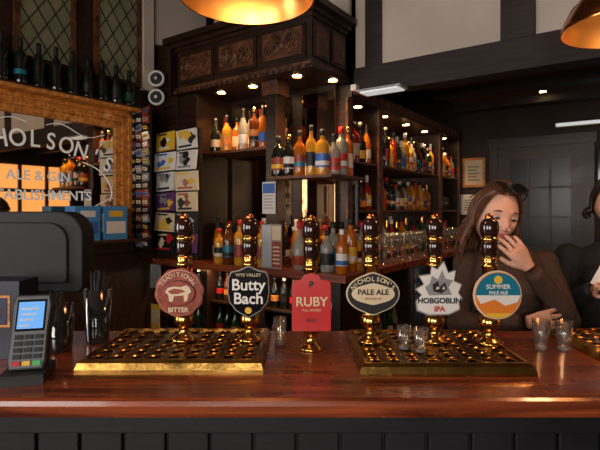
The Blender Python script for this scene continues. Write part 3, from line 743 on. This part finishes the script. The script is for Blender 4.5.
# ------------------------------------------------------------ people
def rem(o, vox, it=6):
    r = o.modifiers.new('remesh', 'REMESH'); r.mode = 'VOXEL'; r.voxel_size = vox; r.use_smooth_shade = True
    s = o.modifiers.new('smooth', 'SMOOTH'); s.iterations = it; s.factor = .5
def sst(x, a, b):
    t = max(0, min(1, (x-a)/(b-a))); return t*t*(3-2*t)
def head(par, Mh, hairm, hl=.30, seed=1, glasses=True, lids=True):
    rnd = random.Random(seed)
    n, m = 56, 44; vs = []; fs = []
    for i in range(m+1):
        th = pi*min(max(i/m, .0005), .9995)
        for k in range(n):
            a = 2*pi*k/n; x = sin(th)*cos(a); y = sin(th)*sin(a); z = -cos(th)
            X = x*.077; Y = y*.095; Z = z*.116
            lo = max(0, -z)
            X *= 1-.34*sst(lo, .15, 1.0)
            if y > 0: Y *= 1-.45*sst(lo, .2, 1.0)
            else: Y *= 1+.10*sst(lo, .3, .9)
            if y < 0:
                F = sst(-y, 0, .4); ax = abs(x); d = 0
                nz = sst(.16-z, 0, .36)*(1-sst(-z, .22, .33))
                d += .024*exp(-(x/(.10+.06*nz))**2)*nz
                d -= .011*exp(-((ax-.40)/.20)**2-((z-.06)/.12)**2)
                d += .004*exp(-((ax-.35)/.28)**2-((z-.24)/.09)**2)
                d += .007*exp(-((ax-.52)/.20)**2-((z+.18)/.18)**2)
                d += .007*exp(-(x/.28)**2-((z+.46)/.09)**2)-.005*exp(-(x/.3)**2-((z+.46)/.02)**2)
                d += .008*exp(-(x/.25)**2-((z+.82)/.14)**2)
                Y -= d*F
            vs.append((X, Y, Z))
    for i in range(m):
        for k in range(n):
            k2 = (k+1) % n; fs.append((i*n+k, i*n+k2, (i+1)*n+k2, (i+1)*n+k))
    b = MB(); b.add(vs, fs, M_skin, True)
    for sg in (-1, 1):
        b.ell((sg*.0305, -.0735, .006), (.0135, .0125, .011), M_eye)
        b.ell((sg*.0305, -.0838, .003), (.0058, .0035, .0056), M_iris)
        b.ell((sg*.0305, -.0745, .010), (.0148, .0128, .0095), M_skin)
        b.tube([(sg*(.0305+.0155*t), -.0872+.006*t*t, .0035-.004*t*t) for t in (-1, -.5, 0, .5, 1)], .0026, M_iris, 6)
        b.tube([(sg*(.030+.019*t), -.090+.008*t*t, .030-.005*t*t) for t in (-1, -.5, 0, .5, 1)], [.0015, .0030, .0034, .0026, .001], hairm, 6)
        b.ell((sg*.077, .008, -.008), (.008, .018, .028), M_skin)
        b.ell((sg*.009, -.110, -.030), (.007, .006, .006), M_skin)
        b.ell((sg*.007, -.112, -.0355), (.003, .003, .0015), M_iris)
    b.tube([(-.024, -.088, -.050), (-.012, -.098, -.0515), (0, -.101, -.053), (.012, -.098, -.0515), (.024, -.088, -.050)], [.001, .004, .005, .004, .001], M_lip, 8)
    b.tube([(-.020, -.089, -.056), (-.010, -.097, -.060), (0, -.099, -.061), (.010, -.097, -.060), (.020, -.089, -.056)], [.001, .004, .0055, .004, .001], M_lip, 8)
    b.obj('head', Mh, par)
    h = MB(); rx, ry, rz = .083, .102, .124
    vs = []; fs = []; n, m = 40, 22
    for i in range(m+1):
        t = i/m
        for k in range(n):
            a = 2*pi*k/n; fd = cos(a+pi/2)
            ff = sst(fd, .15, .85)
            thmax = radians(118-72*ff); th = .002+thmax*t
            vs.append((rx*sin(th)*cos(a), ry*sin(th)*sin(a), rz*cos(th)))
    for i in range(m):
        for k in range(n):
            k2 = (k+1) % n; fs.append((i*n+k, (i+1)*n+k, (i+1)*n+k2, i*n+k2))
    h.add(vs, fs, hairm, True)
    N = 260 if hl > .1 else 160
    for q in range(N):
        ph = rnd.uniform(-pi, pi)
        part = .012
        start = Vector((part+rnd.uniform(-.01, .01), rnd.uniform(-.075, .045), 0))
        sgn = 1 if ph > 0 else -1
        end_ph = max(abs(ph), radians(80))*sgn
        pts = []; lift = rnd.uniform(1.0, 1.10)
        for t in fr(0, 1, 8):
            th = radians(8+92*t); pp = ph+(end_ph-ph)*sst(t, 0, .7)
            px = rx*sin(th)*sin(pp)*lift; py = -ry*sin(th)*cos(pp)*lift; pz = rz*cos(th)*lift
            w = (1-t)**2
            pts.append(Vector((px*(1-w*.3)+start.x*w*.3, py*(1-w*.5)+start.y*w*.5, pz)))
        L = hl*rnd.uniform(.70, 1.08); base = pts[-1].copy(); wv = rnd.uniform(0, 6.28)
        if sgn < 0: L *= .74
        for t in fr(.12, 1, 8):
            out = 1+.22*sin(t*pi*.85)
            pts.append(Vector((base.x*out+.009*sin(wv+t*9), base.y*(1-.12*t)+.01*t+.008*cos(wv+t*8), base.z-L*t)))
        rr_ = rnd.uniform(.003, .006)
        h.tube(pts, [rr_*.6]+[rr_]*(len(pts)-4)+[rr_*.8, rr_*.5, rr_*.2], hairm, 5)
    h.obj('hair', Mh, par)
    if glasses:
        g = MB()
        for sg in (-1, 1):
            Mg = T((sg*.034, -.066, .114)) @ Matrix.Rotation(radians(-40), 4, 'X')
            g.plate([(.031*cos(t), .023*sin(t)) for t in fr(0, 5.9, 20)], -.004, 0, M_black, Mg)
            g.tube([Mg @ Vector((.031*cos(t), -.002, .023*sin(t))) for t in fr(0, 2*pi, 20)], .0035, M_blackm, 6)
            g.tube([(sg*.064, -.060, .114), (sg*.090, -.03, .09), (sg*.094, .03, .05)], .0025, M_blackm, 6)
        g.tube([(-.008, -.070, .117), (.008, -.070, .117)], .003, M_blackm, 6)
        g.obj('sunglasses', Mh, par)

def hand(par, Mx, curl=.35, side=1):
    b = MB()
    b.loft([(0, .024, .017, 0, 0), (.02, .028, .015, 0, 0), (.05, .037, .0145, 0, 0), (.078, .040, .013, 0, 0), (.088, .036, .010, 0, 0)], M_skin, 20)
    for (fx, L, spread, zr) in [(-.030, .060, -.14, .078), (-.010, .076, -.04, .084), (.010, .080, .05, .085), (.030, .071, .15, .080)]:
        p = Vector((fx, 0, zr-.012)); pts = [p]; ang = .05; rs = [.0092]
        for sg, fr_ in enumerate([.46, .30, .24]):
            ang += curl*(1.0 if sg else .6)
            d = Vector((sin(spread)*.8, -sin(ang), cos(ang)))
            for hlf in (1, 2):
                p = p+d*(L*fr_/2+(.006 if (sg == 0 and hlf == 1) else 0)); pts.append(p.copy()); rs.append([.0088, .008, .0072][sg]+(.0005 if hlf == 2 else 0))
        rs[-1] = .0055
        b.tube(pts, rs, M_skin, 10)
    tp = [(.018, -.004, .020), (.036, -.010, .038), (.050, -.016, .060), (.056, -.022, .078), (.057, -.026, .090)]
    b.tube(tp, [.013, .0125, .0105, .0095, .006], M_skin, 10)
    if side < 0: Mx = Mx @ Matrix.Diagonal((-1, 1, 1, 1))
    o = b.obj('hand', Mx, par); rem(o, .0026, 3)
def HM(pos, d, back):
    d = Vector(d).normalized(); y = Vector(back); y = (y-d*y.dot(d)).normalized(); x = y.cross(d)
    return Matrix(((x.x, y.x, d.x, pos[0]), (x.y, y.y, d.y, pos[1]), (x.z, y.z, d.z, pos[2]), (0, 0, 0, 1)))

def person(name, Mroot, top, hairm, armR, armL, headM, hl, glasses, seed, legm=M_denim, hands=()):
    e = empty(name, Mroot)
    b = MB()
    b.loft([(.86, .165, .115, 0, 0), (.95, .158, .11, 0, 0), (1.05, .140, .10, 0, 0), (1.15, .150, .108, 0, -.005), (1.22, .158, .112, 0, -.008), (1.29, .160, .095, 0, 0), (1.335, .135, .075, 0, .005), (1.365, .085, .06, 0, .008), (1.385, .062, .055, 0, .006)], top, 28)
    for sg in (-1, 1): b.ell((sg*.060, -.085, 1.215), (.062, .05, .06), top)
    for arm in (armR, armL):
        s, el, w = [Vector(p) for p in arm]
        b.ell(s, (.058, .055, .058), top)
        b.tube([s, s.lerp(el, .35), s.lerp(el, .75), el, el.lerp(w, .12), el.lerp(w, .5), w], [.052, .050, .045, .043, .044, .041, .036], top, 14)
        b.ell(el, (.043, .043, .043), top)
    o = b.obj('top', None, e); rem(o, .010, 5)
    b = MB()
    b.ell((0, 0, .90), (.160, .115, .10), legm)
    for sg in (-1, 1):
        b.tube([(sg*.085, 0, .90), (sg*.09, -.005, .70), (sg*.095, -.01, .50), (sg*.095, 0, .35), (sg*.095, .01, .08)], [.088, .078, .058, .056, .045], legm, 16)
    o = b.obj('trousers', None, e); rem(o, .014, 4)
    b = MB()
    for sg in (-1, 1):
        b.ell((sg*.097, -.045, .04), (.043, .13, .04), M_blackm); b.box(sg*.097-.04, sg*.097+.04, -.16, .075, 0, .02, M_blackm)
    b.obj('shoes', None, e)
    hc = headM @ Vector((0, .012, -.07))
    b = MB(); b.tube([(0, .006, 1.33), (0, .008, 1.38), hc], [.056, .048, .046], M_skin, 16); b.obj('neck', None, e)
    b = MB(); b.tube([(.058*cos(t), .006+.052*sin(t), 1.383-.012*sin(t+pi)*-1) for t in fr(0, 2*pi, 24)], .008, top, 8); b.obj('neckline', None, e)
    head(e, headM, hairm, hl, seed, glasses)
    for h in hands: hand(e, *h)
    return e
wx, wy = .865, 2.02
hm = T((-.066, -.050, 1.497)) @ Matrix.Rotation(radians(4), 4, 'Z') @ Matrix.Rotation(radians(8), 4, 'Y') @ Matrix.Rotation(radians(10), 4, 'X') @ Matrix.Scale(1.10, 4)
person('woman', T((wx, wy, 0)), M_knit, M_hair,
       ((-.165, 0, 1.295), (-.215, -.03, 1.05), (-.02, -.185, 1.09)),
       ((.165, 0, 1.295), (.190, -.14, 1.085), (.016, -.205, 1.288)), hm, .23, True, 3,
       hands=((HM((.000, -.209, 1.300), (-.55, .10, .82), (0.1, -1, .1)), .30, 1),
              (HM((-.005, -.20, 1.095), (.95, -.1, .1), (0, -1, .1)), .35, -1)))
hm2 = T((0, -.035, 1.55)) @ Matrix.Rotation(radians(15), 4, 'X')
p2 = person('bartender', T((1.395, 2.14, 0)) @ Matrix.Rotation(radians(-30), 4, 'Z'), M_cloth, M_hair2,
       ((-.175, 0, 1.31), (-.205, -.06, 1.08), (-.08, -.28, 1.20)),
       ((.175, 0, 1.31), (.215, -.04, 1.06), (.10, -.26, 1.16)), hm2, .06, False, 5,
       hands=((HM((-.075, -.29, 1.205), (.15, -.85, .45), (-.8, -.2, .6)), .5, -1),
              (HM((.095, -.27, 1.165), (-.3, -.85, .4), (.8, -.2, .6)), .5, 1)))
b = MB(); b.box(-.03, .03, -.001, .001, -.04, .045, M_white); b.obj('receipt', T((-.05, -.37, 1.26)) @ Matrix.Rotation(radians(25), 4, 'Y'), p2)

# ------------------------------------------------------------ lights
def area(name, M, w, h, e, col):
    l = bpy.data.lights.new(name, 'AREA'); l.shape = 'RECTANGLE'; l.size = w; l.size_y = h; l.energy = e; l.color = col
    o = bpy.data.objects.new(name, l); COL.objects.link(o); o.matrix_basis = M; return o
RX = Matrix.Rotation(pi/2, 4, 'X')
area('window_daylight', LM @ T((.6, -4.9, 1.75)) @ RX, 1.5, 1.4, 32, (1, .90, .80))
area('window_daylight', LM @ T((2.9, -4.9, 1.75)) @ RX, 1.5, 1.4, 40, (1, .90, .80))
area('window_daylight', LM @ T((-1.35, -3.4, 1.75)) @ Matrix.Rotation(-pi/2, 4, 'Z') @ RX, 1.5, 1.4, 28, (.98, .95, .92))
W = bpy.data.worlds.new('World'); S.world = W; W.use_nodes = True
W.node_tree.nodes['Background'].inputs[0].default_value = (.6, .6, .7, 1); W.node_tree.nodes['Background'].inputs[1].default_value = .05

cam = bpy.data.cameras.new('camera'); co = bpy.data.objects.new('camera', cam); COL.objects.link(co)
co.location = (0, 0, 1.52); co.rotation_euler = (pi/2, 0, 0)
cam.sensor_width = 36; cam.lens = 28.8; cam.shift_y = -.025; cam.clip_start = .02
S.camera = co
